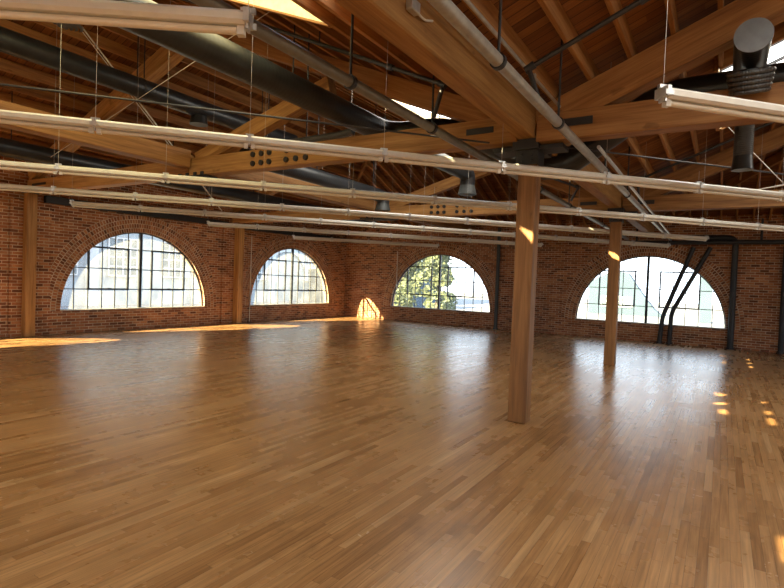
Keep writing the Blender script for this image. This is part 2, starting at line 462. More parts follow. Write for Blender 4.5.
# ------------------------------------------------------------------ windows
def window(idx, loc, rot):
    r = empty('window_%d' % idx, loc, kind='structure'); r.rotation_euler = (0, 0, rot)
    Y = .10
    def hgt(u): return math.sqrt(max(0, RAD*RAD-u*u))
    # curved outer frame + sill bar
    bm = bmesh.new(); n = 48; rows = []
    for k in range(n+1):
        a = PI*k/n
        rows.append([bm.verts.new((R*math.cos(a), y, R*math.sin(a))) for R, y in ((RAD-.002, Y-.025), (RAD-.035, Y-.025), (RAD-.035, Y+.025), (RAD-.002, Y+.025))])
    for k in range(n):
        for j in range(4): bm.faces.new((rows[k][j], rows[k+1][j], rows[k+1][(j+1) % 4], rows[k][(j+1) % 4]))
    bm_box(bm, -RAD+.01, RAD-.01, Y-.025, Y+.025, .002, .035)
    link('window_frame', bm, M['muntin'], r)
    bm = bmesh.new(); bm_box(bm, -RAD+.005, RAD-.005, -.02, Y-.03, .001, .03)
    link('window_sill', bm, M['sill'], r)
    bm = bmesh.new(); bm_box(bm, -.036, .036, Y-.045, Y+.03, .0, RAD-.01)
    link('mullion', bm, M['frame'], r)
    st = RAD/6; rh = .54
    bm = bmesh.new()
    for s in (-1, 1):
        for k in range(1, 6):
            u = s*k*st; bm_box(bm, u-.0105, u+.0105, Y-.012, Y+.012, .02, hgt(u)-.02)
    for k in range(1, 4):
        z = k*rh; w = math.sqrt(RAD*RAD-z*z)-.02
        bm_box(bm, -w, w, Y-.012, Y+.012, z-.0105, z+.0105)
    link('muntin_grid', bm, M['muntin'], r)
    for s in (-1, 1):
        a, b = sorted((s*st, s*4*st)); z0, z1 = rh, 3*rh
        q = .021
        bm = bmesh.new()
        bm_box(bm, a-q, b+q, Y-.035, Y+.02, z0-q, z0+q); bm_box(bm, a-q, b+q, Y-.035, Y+.02, z1-q, z1+q)
        bm_box(bm, a-q, a+q, Y-.034, Y+.019, z0, z1); bm_box(bm, b-q, b+q, Y-.034, Y+.019, z0, z1)
        sh = link('sash', bm, M['frame'], r)
        bm = bmesh.new(); m = (a+b)/2; bm_box(bm, m-.05, m+.05, Y-.07, Y-.036, z0-.01, z0+.03)
        link('sash_latch', bm, M['frame'], sh)
    bm = bmesh.new()
    vs = [bm.verts.new(((RAD-.01)*math.cos(PI*k/n), Y, (RAD-.01)*math.sin(PI*k/n))) for k in range(n+1)]
    bm.faces.new(vs); link('window_pane', bm, M['hazy_glass'] if idx <= 3 else M['glass'], r)
    return r
wn = 1
for y in LW[:3]: window(wn, (XL, y, SILL), PI/2); wn += 1
for x in BW: window(wn, (x, YB, SILL), 0); wn += 1

# ------------------------------------------------------------------ posts and columns
def post(x, y, label, name='timber_post', w=.20, d=.215, zt=3.14):
    r = empty(name, (x, y, 0), label, 'post')
    beam('post_shaft', (x, y, 0), (x, y, zt), d, w, M['post'], r, .012)
    # steel cap: seat plate, side cheeks and bolts
    bm = bmesh.new()
    bm_box(bm, -.40, .40, -.14, .14, zt, zt+.045)
    bm_box(bm, -.15, .15, -.20, .34, zt+.002, zt+.113)
    for s in (-1, 1):
        bm_box(bm, -.12, .12, s*.118-.01, s*.118+.01, zt-.16, zt)
        bm_box(bm, s*.118-.01, s*.118+.01, -.12, .12, zt-.16, zt)
    cap = link('post_cap', bm, M['black'], r)
    for s in (-1, 1):
        for zz in (-.04, -.11):
            tube('bolt', [(x+s*.06, y-.126, zt+zz), (x+s*.06, y-.145, zt+zz)], .016, M['iron'], r, 8)
    return r
post(-1.965, 6.07, 'square timber post standing closest to the camera in the open floor')
post(-1.94, 11.82, 'square timber post in front of the window with the leaning black pipes')
for y, lb in ((5.845, 'square timber column against the brick to the left of the larger left wall window'), (11.98, 'square timber column against the brick between the two left wall windows')):
    r = empty('timber_column', (XL+.19, y, 0), lb, 'column')
    beam('column_shaft', (XL+.19, y, 0), (XL+.19, y, 3.26), .23 if y > 9 else .18, .22, M['timber'], r, .01)
    box('column_cap', (XL+.07, y-.13, 3.255), (XL+.31, y+.13, 3.275), M['black'], r)

# girders over the posts, tie beams at mid span
for y0, y1, lb in ((-.3, 5.93, 'heavy timber girder running overhead from the top edge to the nearest post'),
                   (5.98, 11.78, 'heavy timber girder running from the nearest post to the second post'),
                   (11.84, YB-.02, 'heavy timber girder running from the second post to the brick gable wall')):
    o = beam('roof_girder', (-1.955, y0, 3.425), (-1.955, y1, 3.425), .20, .34, M['timber'], None, .012); tag(o, lb, 'beam')
for y0, y1, lb in ((-.3, 5.80, 'long brown timber tie beam reaching the bolted truss joint from the left edge'),
                   (6.1, 11.74, 'brown timber tie beam between the mid-span joints of the two left-hand trusses'),
                   (12.06, YB-.02, 'brown timber tie beam from the farther left-hand truss to the gable wall')):
    o = beam('tie_beam', (-7.85, y0, 3.52), (-7.85, y1, 3.52), .24, .29, M['chord'], None, .01); tag(o, lb, 'beam')

# ------------------------------------------------------------------ trusses
def chord_c(x, h, sl): return chord_top(x) - .5*h*math.sqrt(1+sl*sl) - .002
def disc(bm, c, r, t=.03, n=12):
    bm_tube(bm, [(c[0], c[1]+.002, c[2]), (c[0], c[1]-t, c[2])], r, n)
def truss(y, left, label):
    T = .22
    if left: x0, xa, x1, s0, s1, xj = XL+.02, XA, -2.06, .359, .417, -7.85
    else:    x0, xa, x1, s0, s1, xj = -1.84, XA2, XR-.02, .41, .41, XA2
    r = empty('roof_truss', (xj, y, 3.27), label, 'truss')
    h = .33
    mat = M['timber'] if left else M['chord']
    beam('bottom_chord', (x0, y, 3.42 if left else 3.35), (xj-.01, y, 3.40 if left else 3.35), T, .30, mat, r)
    beam('bottom_chord', (xj+.01, y, 3.40 if left else 3.35), (x1, y, 3.38 if left else 3.35), T, .30, mat, r)
    beam('top_chord', (x0, y, chord_c(x0, h, s0)), (xa-.005, y, chord_c(xa, h, s0)), T-.016, h, mat, r)
    h2 = .265 if left else h
    beam('top_chord', (xa+.005, y, chord_c(xa, h2, s1)), (x1, y, chord_c(x1, h2, s1)), T-.016, h2, M['chord'], r)
    if left:
        beam('strut', (-8.0, y, 3.52), (-10.85, y, 4.46), T-.04, .25, mat, r)
        beam('strut', (-7.7, y, 3.52), (-4.85, y, 4.34), T-.04, .25, mat, r)
    else:
        beam('strut', (xj-.15, y, 3.5), (xj-3.0, y, 4.36), T-.04, .25, mat, r)
        beam('strut', (xj+.15, y, 3.5), (xj+3.0, y, 4.36), T-.04, .25, mat, r)
    f = y - T/2
    # steel straps at the bearings and the mid-span gusset with its turnbuckles
    if left:
        box('strap', (x1-.62, f-.012, 3.36), (x1-.28, f-.001, 3.43), M['black'], r)
        box('strap', (x0+.25, f-.012, 3.42), (x0+.85, f-.001, 3.47), M['black'], r)
    else:
        box('strap', (x0+.28, f-.012, 3.33), (x0+.60, f-.001, 3.41), M['black'], r)
    bm = bmesh.new()
    bm_box(bm, xj-.45, xj+.45, y-.14, y+.14, 3.20, 3.245)
    for k in (-.38, -.2, 0, .2, .38):
        bm_box(bm, xj+k-.035, xj+k+.035, f-.03, f-.012, 3.21, 3.30)
    bm_tube(bm, [(xj-.6, f-.03, 3.25), (xj+.6, f-.03, 3.19)], .022, 8)
    bm.verts.ensure_lookup_table()
    for v in bm.verts: v.co -= r.location
    link('gusset', bm, M['black'], r)
    bx = [-6.28, -6.10, -5.93, -5.58, -5.39, -5.20] if left else [1.2, 1.4, 1.6]
    for x in bx:
        for z in (3.33, 3.47):
            bm = bmesh.new(); disc(bm, (0, 0, 0), .042); o = link('bolt', bm, M['iron'], r, False)
            o.location = Vector((x, f, z)) - r.location
    if left:
        bm = bmesh.new(); disc(bm, (0, 0, 0), .042); o = link('bolt', bm, M['iron'], r); o.location = Vector((-4.98, f, 3.46)) - r.location
    return r
truss(TY[0], True, 'pale timber truss from the left wall to the nearest post')
truss(TY[1], True, 'pale timber truss from the left wall to the second post')
truss(TY[0], False, 'brown timber truss to the right of the nearest post')
truss(TY[1], False, 'brown timber truss to the right of the second post')

# ------------------------------------------------------------------ rafters
def rafter_set(xs, y0, y1, label, group):
    src = None
    for x in xs:
        z = chord_top(x) + RD/2
        e = min(y1, hip_y(x)) if y1 > 12 else y1
        hs = [h for h in SKY if h[0]-.04 < x < h[1]+.04 and y0 <= h[2] and h[3] <= y1]
        spans = [(y0, hs[0][2]-.026), (hs[0][3]+.026, e)] if hs else [(y0, e)]
        for a, b in spans:
            if b-a < .15: continue
            if (a, b) == (y0, y1) and src is not None:
                o = src.copy(); C.objects.link(o); o.location = (x, a, z)
            else:
                o = beam('roof_rafter', (x, a, z), (x, b, z), .044, RD, M['rafter'], None, .004)
                if (a, b) == (y0, y1): src = o
            tag(o, label, 'rafter', group)
def fr(a, b, st):
    out = []; x = a
    while (x < b-1e-6) if st > 0 else (x > b+1e-6): out.append(x); x += st
    return out
XS = (fr(XL+.3, XA-.1, .445), fr(-2.28, XA+.1, -.40), fr(-1.68, XA2-.1, .385))
SIDE = ('above the left wall', 'just left of the overhead girder line', 'just right of the overhead girder line')
for (a, b), bay in (((-.2, 5.95), 'nearest bay'), ((5.95, 11.9), 'middle bay'), ((11.9, YB), 'farthest bay')):
    for xs_, sd_ in zip(XS, SIDE):
        rafter_set(xs_, a, b, 'roof rafter %s, %s of that slope' % (sd_, bay), 'rafters %s, %s' % (sd_, bay))
# jack rafters of the hipped end, falling to the back wall, and the hip timbers they run up to
for x in XS[0]+XS[1]+XS[2]:
    y0 = hip_y(x)+.03
    if YB-y0 < .3: continue
    zz = lambda y: HIP0 + HIPS*(YB-y) + RD/2
    o = beam('roof_rafter', (x, y0, zz(y0)), (x, YB-.01, zz(YB-.01)), .044, RD-.01, M['rafter'], None, .004)
    sd_ = 'left' if x < XP else 'right'
    tag(o, 'roof rafter sloping down to the back brick wall, %s of the overhead girder line' % sd_, 'rafter', 'rafters falling to the back wall, ' + sd_)
for xa, xe, lb in ((XA-.12, XL+.5, 'left half of the far left roof span'), (XA+.12, XP-.5, 'right half of the far left roof span'), (XA2-.1, XP+.5, 'far right roof span')):
    ya, ye = hip_y(xa), hip_y(xe)
    o = beam('hip_rafter', (xa, ya, roof_under(xa)+.05), (xe, ye-.02, chord_top(xe)+.05), .07, .22, M['rafter'], None, .004)
    tag(o, 'diagonal hip rafter under the ' + lb, 'rafter')

# ------------------------------------------------------------------ light rows
PROF = [(-.032,.052),(.032,.052),(.05,.034),(.05,.002),(.034,-.014),(-.034,-.014),(-.05,.002),(-.05,.034)]
def prism(bm, x0, x1, prof):
    a = [bm.verts.new((x0, y, z)) for y, z in prof]; b = [bm.verts.new((x1, y, z)) for y, z in prof]
    n = len(prof)
    for i in range(n): bm.faces.new((a[i], a[(i+1) % n], b[(i+1) % n], b[i]))
    bm.faces.new(a[::-1]); bm.faces.new(b)
H = 2.8
DUCT_KEEP = [(-8.6, -9, 9.3, 4.72, .20), (-4.5, -9, 7.15, 3.86, .20), (-11.35, -9, 16.8, 3.78, .20), (-7.0, 6.2, 10.9, 3.6, .20), (-4.5, 7.2, 10.2, 3.83, .20), (-1.0, 6.75, 7.15, 3.0, 3.6)]
def d_under(w):
    for d in DUCT_KEEP:
        if abs(w.x-d[0]) < d[4] and d[1] < w.y < d[2]: return d[3]-.21 if d[4] < 1 else 3.0
def light_row(p0, p1, label, wires=True, h0=H, h1=H, start_cap=True):
    p0, p1 = Vector((*p0, h0)), Vector((*p1, h1)); L = (p1-p0).length
    r = empty('pendant_light_row', p0, label, 'ceiling light', None)
    r.rotation_euler = frame_from(p1-p0).to_euler()
    n = max(1, round(L/1.22)); s = L/n
    bm = bmesh.new(); prism(bm, .008, s-.008, PROF); hs = link('light_housing', bm, M['enamel'], r)
    bm = bmesh.new(); bm_tube(bm, [(.05, 0, -.034), (s-.05, 0, -.034)], .019, 12)
    tb = link('lamp_tube', bm, M['tube'], r, True)
    sks = []
    for x in (.03, s-.03):
        bm = bmesh.new(); bm_box(bm, x-.018, x+.018, -.02, .02, -.056, -.010)
        sks.append(link('lamp_socket', bm, M['enamel'], r))
    bm = bmesh.new()
    bm_box(bm, -.014, .014, -.056, .056, -.004, .058); bm_box(bm, -.035, .035, -.012, .012, .052, .075)
    bm_box(bm, -.03, .03, -.060, -.050, .0, .03); bm_box(bm, -.006, .006, -.03, .03, -.03, .0)
    cp = link('coupling', bm, M['steel'], r)
    for i in range(n+1):
        if i > 0:
            c = cp.copy(); C.objects.link(c); c.location = (s*i, 0, 0)
        if 0 < i < n:
            for q in (hs, tb, *sks):
                c = q.copy(); C.objects.link(c); c.location = (s*i, 0, 0)
    if wires:
        for i in range(n+1):
            w = p0 + (p1-p0)*(i/n)
            zt = deck_z(w.x, w.y) - (.30 if w.y > 11.9 else 0)
            if abs(w.x-XP) < .5 and min(abs(w.y-6.07), abs(w.y-11.82)) < .5: continue
            if any(abs(w.x-d[0]) < d[4] and d[1] < w.y < d[2] for d in DUCT_KEEP): zt = d_under(w)
            if abs(w.x-XP) < .25: zt = 3.29
            bm = bmesh.new(); bm_tube(bm, [(0, 0, .07), (0, 0, zt-w.z)], .002, 6)
            o = link('hanger_wire', bm, M['wire'], r); o.location = (s*i, 0, 0)
    return r
def ext(a, b, t0, t1):
    """points at parameters t0, t1 along a->b"""
    a, b = Vector(a), Vector(b); return tuple(a+(b-a)*t0), tuple(a+(b-a)*t1)
light_row(*ext((-1.99, 1.79), (-2.91, 1.12), 0, 3.2), 'short cream strip light ending near the top left corner, closest of all')
light_row(*ext((-.37, 3.68), (.29, 4.38), 0, 6.4), 'cream strip light starting in the upper right beside the capped black duct')
light_row(*ext((-5.02, 1.95), (.58, 8.04), -.22, 1.3), 'long cream strip light row crossing in front of the nearest post')
light_row(*ext((-7.4, 2.89), (.89, 11.92), -.15, 1.25), 'long cream strip light row passing behind the nearest post and before the second')
light_row(*ext((-9.46, 3.7), (-.37, 13.9), -.12, 1.0), 'strip light row whose right end stops above the arched window behind the second post')
light_row((-10.41, 5.23), (-1.29, 15.98), 'strip light row starting above the larger left wall window and ending by the second post')
light_row((-10.71, 8.57), (-4.6, 15.6), 'strip light row starting beside the column between the left wall windows')
light_row((-11.28, 12.22), (-8.12, 15.79), 'shortest strip light row, starting above the smaller left wall window')

# ------------------------------------------------------------------ ducts
def hang(r, p, z1, mat=None, name='hanger_rod', rad=.009):
    return tube(name, [p, (p[0], p[1], z1)], rad, mat or M['black'], r, 8)
# duct on the left slope
x, z = -8.6, 4.72
r = empty('spiral_duct', (x, 0, z), 'black round duct crossing the rafters at upper left', 'duct')
tube('duct_pipe', [(x, -.3, z), (x, 9.2, z)], .165, M['duct'], r, 24)
for y in (2.6, 5.4, 8.3):
    tube('duct_band', [(x, y-.02, z), (x, y+.02, z)], .173, M['black'], r, 24)
    hang(r, (x-.1, y, z+.15), deck_z(x-.1)); hang(r, (x+.1, y, z+.15), deck_z(x+.1))
tube('air_outlet', [(x, 6.6, z-.14), (x, 6.6, z-.30)], [.14, .17], M['duct'], r, 20)
# duct over the middle, dipping under the valley girder behind the nearest post and on to the right
r = empty('spiral_duct', (-4.5, 0, 3.86), 'largest black round duct, from top left bending behind the nearest post to upper right', 'duct')
path = bend([(-4.5, -.3, 3.86), (-4.5, 6.95, 3.86), (-3.5, 6.95, 3.84), (-2.65, 6.95, 3.48), (-1.98, 6.95, 3.06), (-1.25, 6.95, 3.50), (-.72, 6.95, 3.88), (3.2, 6.95, 3.92)], .35, 5)
tube('duct_pipe', path, .165, M['duct'], r, 24)
for y in (2.0, 4.9):
    hang(r, (-4.38, y, 4.0), deck_z(-4.38)); hang(r, (-4.62, y, 4.0), deck_z(-4.62))
tube('duct_branch', bend([(.12, 6.93, 3.87), (.12, 6.3, 3.80), (.12, 5.35, 3.755)], .3), .138, M['duct'], r, 24)
tube('branch_cap', [(.12, 5.352, 3.755), (.12, 5.335, 3.755)], .141, M['cap'], r, 24)
rings = empty('flex_collar', (0, 0, 0)); rings.parent = r; rings.location = Vector((.12, 5.655, 3.50)) - r.location
def torus(R0, rr, n=28, m=8):
    bm = bmesh.new()
    rows = [[bm.verts.new(((R0+rr*math.cos(2*PI*j/m))*math.cos(2*PI*i/n), (R0+rr*math.cos(2*PI*j/m))*math.sin(2*PI*i/n), rr*math.sin(2*PI*j/m))) for j in range(m)] for i in range(n)]
    for i in range(n):
        for j in range(m): bm.faces.new((rows[i][j], rows[(i+1) % n][j], rows[(i+1) % n][(j+1) % m], rows[i][(j+1) % m]))
    return bm
for k in range(5):
    o = link('collar_ring', torus(.165-.006*k, .022), M['flex'], rings, True); o.location = (0, .02*k, -.035*k+.06); o.rotation_euler = (.35, 0, 0)
for k in range(4):
    o = link('collar_coil', torus(.135-.032*k, .012), M['duct'], rings, True); o.location = (0, -.02, .072); o.rotation_euler = (.35, 0, 0)
tube('drop_duct', [(.12, 6.95, 3.80), (.12, 6.95, 3.10)], .092, M['flex'], r, 20)
tube('drop_outlet', [(.12, 6.95, 3.10), (.12, 6.95, 2.95)], [.092, .105], M['duct'], r, 20)
# low duct along the left wall
x, z = -11.35, 3.78
r = empty('spiral_duct', (x, 0, z), 'black round duct running low along the left wall above the strip lights', 'duct')
tube('duct_pipe', [(x, -.3, z), (x, 16.6, z)], .165, M['duct'], r, 24)
for y in (4.6, 8.0, 10.6, 13.6): hang(r, (x, y, z+.15), deck_z(x, y))
# duct between the near and far trusses with drop boxes
r = empty('spiral_duct', (-7.0, 0, 3.6), 'dark round duct with a drop box, under the rafters between two trusses at mid left', 'duct')
tube('duct_pipe', bend([(-7.0, 6.3, 3.62), (-7.0, 10.65, 3.6), (-7.0, 10.65, 3.34)], .12), .15, M['duct'], r, 20)
tube('drop_outlet', [(-7.0, 10.65, 3.42), (-7.0, 10.65, 3.26)], [.15, .19], M['grey_pipe'], r, 20)
hang(r, (-7, 8.2, 3.75), deck_z(-7)); hang(r, (-7, 10.2, 3.75), deck_z(-7))
r = empty('spiral_duct', (-4.5, 7.2, 3.83), 'short black duct turning down into an outlet left of the nearest post', 'duct')
tube('duct_pipe', bend([(-4.5, 7.3, 3.83), (-4.5, 9.95, 3.82), (-4.5, 9.95, 3.5)], .12), .15, M['duct'], r, 20)
tube('drop_outlet', [(-4.5, 9.95, 3.58), (-4.5, 9.95, 3.40)], [.15, .19], M['grey_pipe'], r, 20)
hang(r, (-4.5, 8.6, 3.97), deck_z(-4.5))
# grey tube across the near truss
r = empty('flexible_duct', (-5.6, 6.28, 3.74), 'thin grey flexible tube lying above the bolted chord of the near left truss', 'duct')
tube('duct_pipe', [(-6.1, 6.28, 3.72), (-5.0, 6.28, 3.73), (-4.7, 6.28, 3.76)], .055, M['flex'], r, 14)
hang(r, (-5.6, 6.28, 3.77), deck_z(-5.6))

# ceiling air diffuser
c = Vector((-9.30, 4.45, 5.55))
r = empty('ceiling_vent', c, 'round black air diffuser with concentric rings, on the rafters at top left', 'vent')
tube('vent_neck', [c+Vector((0, 0, .0)), c+Vector((0, 0, deck_z(c.x)-c.z-.02))], .16, M['duct'], r, 24)
for k in range(4):
    R0 = .31-.07*k; bm = bmesh.new(); n = 32
    prof = [(R0, -.015*k), (R0-.045, -.03-.015*k), (R0-.045, -.02-.015*k), (R0, -.005-.015*k)]
    rows = [[bm.verts.new((a*math.cos(2*PI*i/n), a*math.sin(2*PI*i/n), b)) for a, b in prof] for i in range(n)]
    for i in range(n):
        for j in range(4): bm.faces.new((rows[i][j], rows[(i+1) % n][j], rows[(i+1) % n][(j+1) % 4], rows[i][(j+1) % 4]))
    link('vent_ring', bm, M['cap'], r, True)

# ------------------------------------------------------------------ sprinkler mains, branches and conduits
def main_pipe(x, z, rad, mat, label, clamps, extra=None):
    r = empty('sprinkler_main', (x, 0, z), label, 'pipe')
    tube('pipe_run', [(x, -.3, z), (x, YB-.4, z)], rad, mat, r, 18)
    for y in clamps:
        tube('pipe_clamp', [(x, y-.02, z), (x, y+.02, z)], rad+.012, M['black'], r, 18)
        hang(r, (x, y, z+rad), deck_z(x, y), None, 'hanger_rod', .011)
    return r
main_pipe(-1.37, 3.12, .044, M['silver'], 'silver grey sprinkler pipe running beside the girder right of the nearest post', (3.45, 5.0, 7.3, 9.2, 12.6))
main_pipe(-2.55, 3.14, .045, M['olive'], 'olive grey sprinkler pipe running left of the nearest post', (3.35, 4.72, 8.4, 10.3, 13.6))
def branch(y, xm, zm, xe, ze, label, x1, z1, xc):
    r = empty('sprinkler_branch', (xm, y, zm), label, 'pipe')
    sg = 1 if x1 > xe else -1
    tube('riser', [(xm+(xe-xm)*.28, y, zm+.085), (xe, y, ze)], .022, M['iron'], r, 12)
    tube('pipe_run', [(xe, y, ze), (x1, y, z1)], .022, M['iron'], r, 12)
    tube('elbow', [(xe-sg*.03, y, ze-.015), (xe+sg*.05, y, ze+.025)], .034, M['black'], r, 12)
    k = (z1-ze)/(x1-xe)
    tube('coupler', [(xc-.04, y, ze+k*(xc-.04-xe)), (xc+.04, y, ze+k*(xc+.04-xe))], .033, M['black'], r, 12)
    for f_ in (.35, .7):
        px = xe+(x1-xe)*f_; pz = ze+(z1-ze)*f_
        hang(r, (px, y, pz), deck_z(px), None, 'hanger_rod', .008)
    return r
branch(4.45, -1.37, 3.12, -1.49, 3.45, 'black sprinkler branch pipe climbing to the top edge right of the near girder', 3.2, 5.42, -.6)
branch(4.68, -2.55, 3.14, -2.42, 3.54, 'sprinkler branch pipe climbing to the top left from the near girder', -7.0, 5.60, -3.05)
branch(10.7, -1.37, 3.12, -1.42, 3.62, 'black sprinkler branch pipe climbing behind the right-hand truss', 3.2, 5.52, .2)
branch(10.25, -2.55, 3.14, -2.38, 3.47, 'black sprinkler branch pipe with elbow just right of the nearest post top', -7.0, 5.40, -3.2)
for dx, lb in ((0, 'upper of two thin steel conduits beside the near girder'), (.05, 'lower of two thin steel conduits beside the near girder')):
    r = empty('conduit', (-1.64+dx, 0, 3.62-.03), lb, 'pipe')
    tube('conduit_run', [(-1.64+dx, -.3, 3.61-dx*1.2), (-1.64+dx, 5.83, 3.61-dx*1.2)], .016, M['steel'], r, 10)
    for y in (3.3, 4.9): box('conduit_clip', (-1.66+dx, y-.02, 3.59-dx*1.2), (-1.62+dx, y+.02, 3.635-dx*1.2), M['steel'], r)
tag(tube('conduit', [(-1.22, 6.1, 3.14), (-1.22, 15.5, 3.05)], .02, M['steel']), 'thin steel conduit beside the silver pipe beyond the right-hand truss', 'pipe')
r = empty('junction_box', (-1.83, 3.06, 3.42), 'small pale junction box on the near girder side at the top edge', 'electrical box')
box('box_body', (-1.853, 3.0, 3.38), (-1.80, 3.11, 3.46), M['steel'], r, .006)
tube('box_lead', bend([(-1.83, 3.11, 3.41), (-1.83, 3.22, 3.40), (-1.845, 3.36, 3.46)], .06), .008, M['white_cable'], r, 8)
# bracing cables
def cable(name, pts, rad, mat, lb, grp=None, cat='cable'):
    return tag(tube(name, pts, rad, mat, None, 8), lb, cat, grp)
cable('brace_cable', [(-7.75, -.3, 3.215), (-2.33, 5.70, 3.205)], .011, M['cable'], 'thin dark bracing cable from the left edge to the nearest post top')
cable('brace_cable', [(-1.60, 6.2, 3.20), (3.0, 11.40, 3.20)], .011, M['cable'], 'thin dark bracing cable from the nearest post top to the right edge')
cable('brace_cable', [(-7.3, 6.1, 3.21), (-2.33, 11.50, 3.205)], .011, M['cable'], 'thin dark bracing cable from the bolted truss joint to the second post')
cable('guy_wire', [(-.38, 8.1, 4.17), (.68, 8.15, 2.86)], .006, M['white_cable'], 'thin pale cable slanting down beside the flexible drop duct')
cable('brace_cable', [(.0, 11.2, 3.35), (3.0, 8.6, 3.42)], .012, M['white_cable'], 'pale rod rising to the right edge behind the lower strip light rows')
cable('power_cable', [(-9.20, 4.72, 5.60), (-8.6, 7.21, 2.86)], .013, M['white_cable'], 'thick pale power cable slanting down from the round air diffuser to a strip light')
cable('power_cable', [(-9.27, 4.74, 5.58), (-8.95, 6.2, 4.0), (-8.75, 6.85, 3.35)], .008, M['white_cable'], 'thin pale cable splitting off below the round air diffuser')
cable('guy_wire', [(-4.4, 4.45, 4.70), (-10.2, 4.75, 3.55)], .004, M['white_cable'], 'fine pale guy wire crossing the big duct at upper left', None, 'wire')

# ------------------------------------------------------------------ pipes on the brick walls
def wall_pipe(pts, rad, mat, lb, foot=True, name='drain_pipe'):
    r = empty(name, pts[0], lb, 'pipe')
    tube('pipe_run', bend(pts, .2), rad, mat, r, 16)
    if foot: tube('pipe_collar', [(pts[0][0], pts[0][1], 0), (pts[0][0], pts[0][1], .05)], rad+.025, mat, r, 16)
    return r
yb = YB - .12
wall_pipe([(-1.56, yb, 0), (-1.50, yb, .83), (-.78, yb, 2.90)], .062, M['black'], 'left of the two black pipes leaning across the arched window')
wall_pipe([(-1.29, yb, 0), (-1.27, yb, .95), (-.35, yb, 2.90)], .062, M['black'], 'right of the two black pipes leaning across the arched window')
wall_pipe([(.25, yb, 0), (.25, yb, 3.17), (-.80, yb, 3.17)], .08, M['black'], 'thick black standpipe on the brick right of the leaning pipes')
wall_pipe([(1.42, yb, 0), (1.42, yb, 2.94)], .07, M['black'], 'black standpipe at the right edge of the back wall')
r = wall_pipe([(-2.6, yb-.17, 3.03), (4.4, yb-.17, 3.03)], .065, M['black'], 'black horizontal pipe across the top of the back wall', False, 'header_pipe')
for x in (-2.3, .84, 2.6): hang(r, (x, yb-.17, 3.08), deck_z(x, yb)-.2, None, 'hanger_rod', .03)
wall_pipe([(-6.79, YB-.10, 0), (-6.79, YB-.10, 3.6)], .062, M['grey_pipe'], 'dark grey standpipe on the brick left of the nearest post')
tag(tube('conduit', [(XL+.03, 12.66, .02), (XL+.03, 12.66, 2.9)], .016, M['white_cable']), 'pale thin conduit on the brick just right of the left wall column', 'pipe')
tag(tube('conduit', [(-11.02, YB-.035, 1.25), (-11.02, YB-.035, 2.75)], .016, M['white_cable']), 'pale thin conduit on the brick left of the window with trees outside', 'pipe')

# ------------------------------------------------------------------ outdoors
M['pave'] = simple('street paving', (.16, .16, .16), .9)
M['facade'] = simple('pale blue grey render', (.255, .295, .32), .85, 0, .2, .12, .7)
M['facade2'] = simple('white painted wall', (.40, .435, .455), .85, 0, .2, .06, .8)
M['dark_win'] = simple('dark panes', (.10, .13, .15), .3, 0, .5)
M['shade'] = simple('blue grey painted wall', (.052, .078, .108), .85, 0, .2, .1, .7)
M['white_win'] = simple('white window bars', (.42, .44, .45), .6)
def leaf_mat():
    t = NT('sunlit green leaves'); o, _ = t.obj()
    c = t.ramp(t.noise(o, 2.5), [(.3, (.15, .175, .095)), (.7, (.27, .295, .18))])
    d = t.n('ShaderNodeBsdfDiffuse'); tl = t.n('ShaderNodeBsdfTranslucent'); mx = t.n('ShaderNodeMixShader'); mx.inputs[0].default_value = .5
    t.link(c, d.inputs[0]); t.link(c, tl.inputs[0]); t.link(d.outputs[0], mx.inputs[1]); t.link(tl.outputs[0], mx.inputs[2])
    t.link(mx.outputs[0], t.out.inputs[0]); return t.m
M['leaf'] = leaf_mat()
M['bark'] = simple('grey bark', (.08, .06, .045), .9)
bm = bmesh.new(); bm_box(bm, -70, 60, -50, 90, -.4, -.21)
tag(link('ground', bm, M['pave']), kind='structure')
def bwin(parent, c, w, h, ax, nx, nz):
    """window on a facade: pane slab + white bars; ax 'x' = facade faces +x, 'y' = faces -y"""
    bm = bmesh.new(); bm2 = bmesh.new()
    def bb(b, u0, u1, z0, z1, d0, d1):
        if ax == 'x': bm_box(b, d0, d1, u0, u1, z0, z1)
        else: bm_box(b, u0, u1, -d1, -d0, z0, z1)
    bb(bm, -w/2, w/2, -h/2, h/2, .0, .03)
    for i in range(nx+1): u = -w/2+w*i/nx; bb(bm2, u-.035, u+.035, -h/2, h/2, .031, .07)
    for i in range(nz+1): z = -h/2+h*i/nz; bb(bm2, -w/2, w/2, z-.035, z+.035, .032, .069)
    o = link('window', bm, M['dark_win'], parent); o.location = Vector(c)-org(parent)
    p = link('window_bars', bm2, M['white_win'], o)
r = empty('neighbour_building', (-26, 20, -.2), 'pale grey building with barred windows seen through the left wall windows', 'building')
box('wall', (-34, -6, -.2), (-26, 44, 8.6), M['facade'], r)
box('cornice', (-26, -6, 8.2), (-25.7, 44, 8.6), M['white_win'], r)
for y in (6.5, 12.6, 15.6, 18.6, 24.4, 30.5): bwin(r, (-26, y, 2.25), 1.5, 1.9, 'x', 4, 4)
for y in (9.5, 21.5, 27.5, 33.5):
    bm = bmesh.new(); n = 24; rows = []
    for k in range(n+1):
        a = PI*k/n; rows.append([bm.verts.new((d, R*math.cos(a), R*math.sin(a))) for R, d in ((2.0, 0), (2.0, .12), (2.3, .12), (2.3, 0))])
    for k in range(n):
        for j in range(3): bm.faces.new((rows[k][j], rows[k+1][j], rows[k+1][j+1], rows[k][j+1]))
    o = link('arch_band', bm, M['facade2'], r); o.location = Vector((-26, y, 1.3))-org(r)
for y in (8, 14, 20, 26, 32): box('buttress', (-26, y-.25, -.2), (-25.75, y+.25, 7.9), M['facade2'], r)

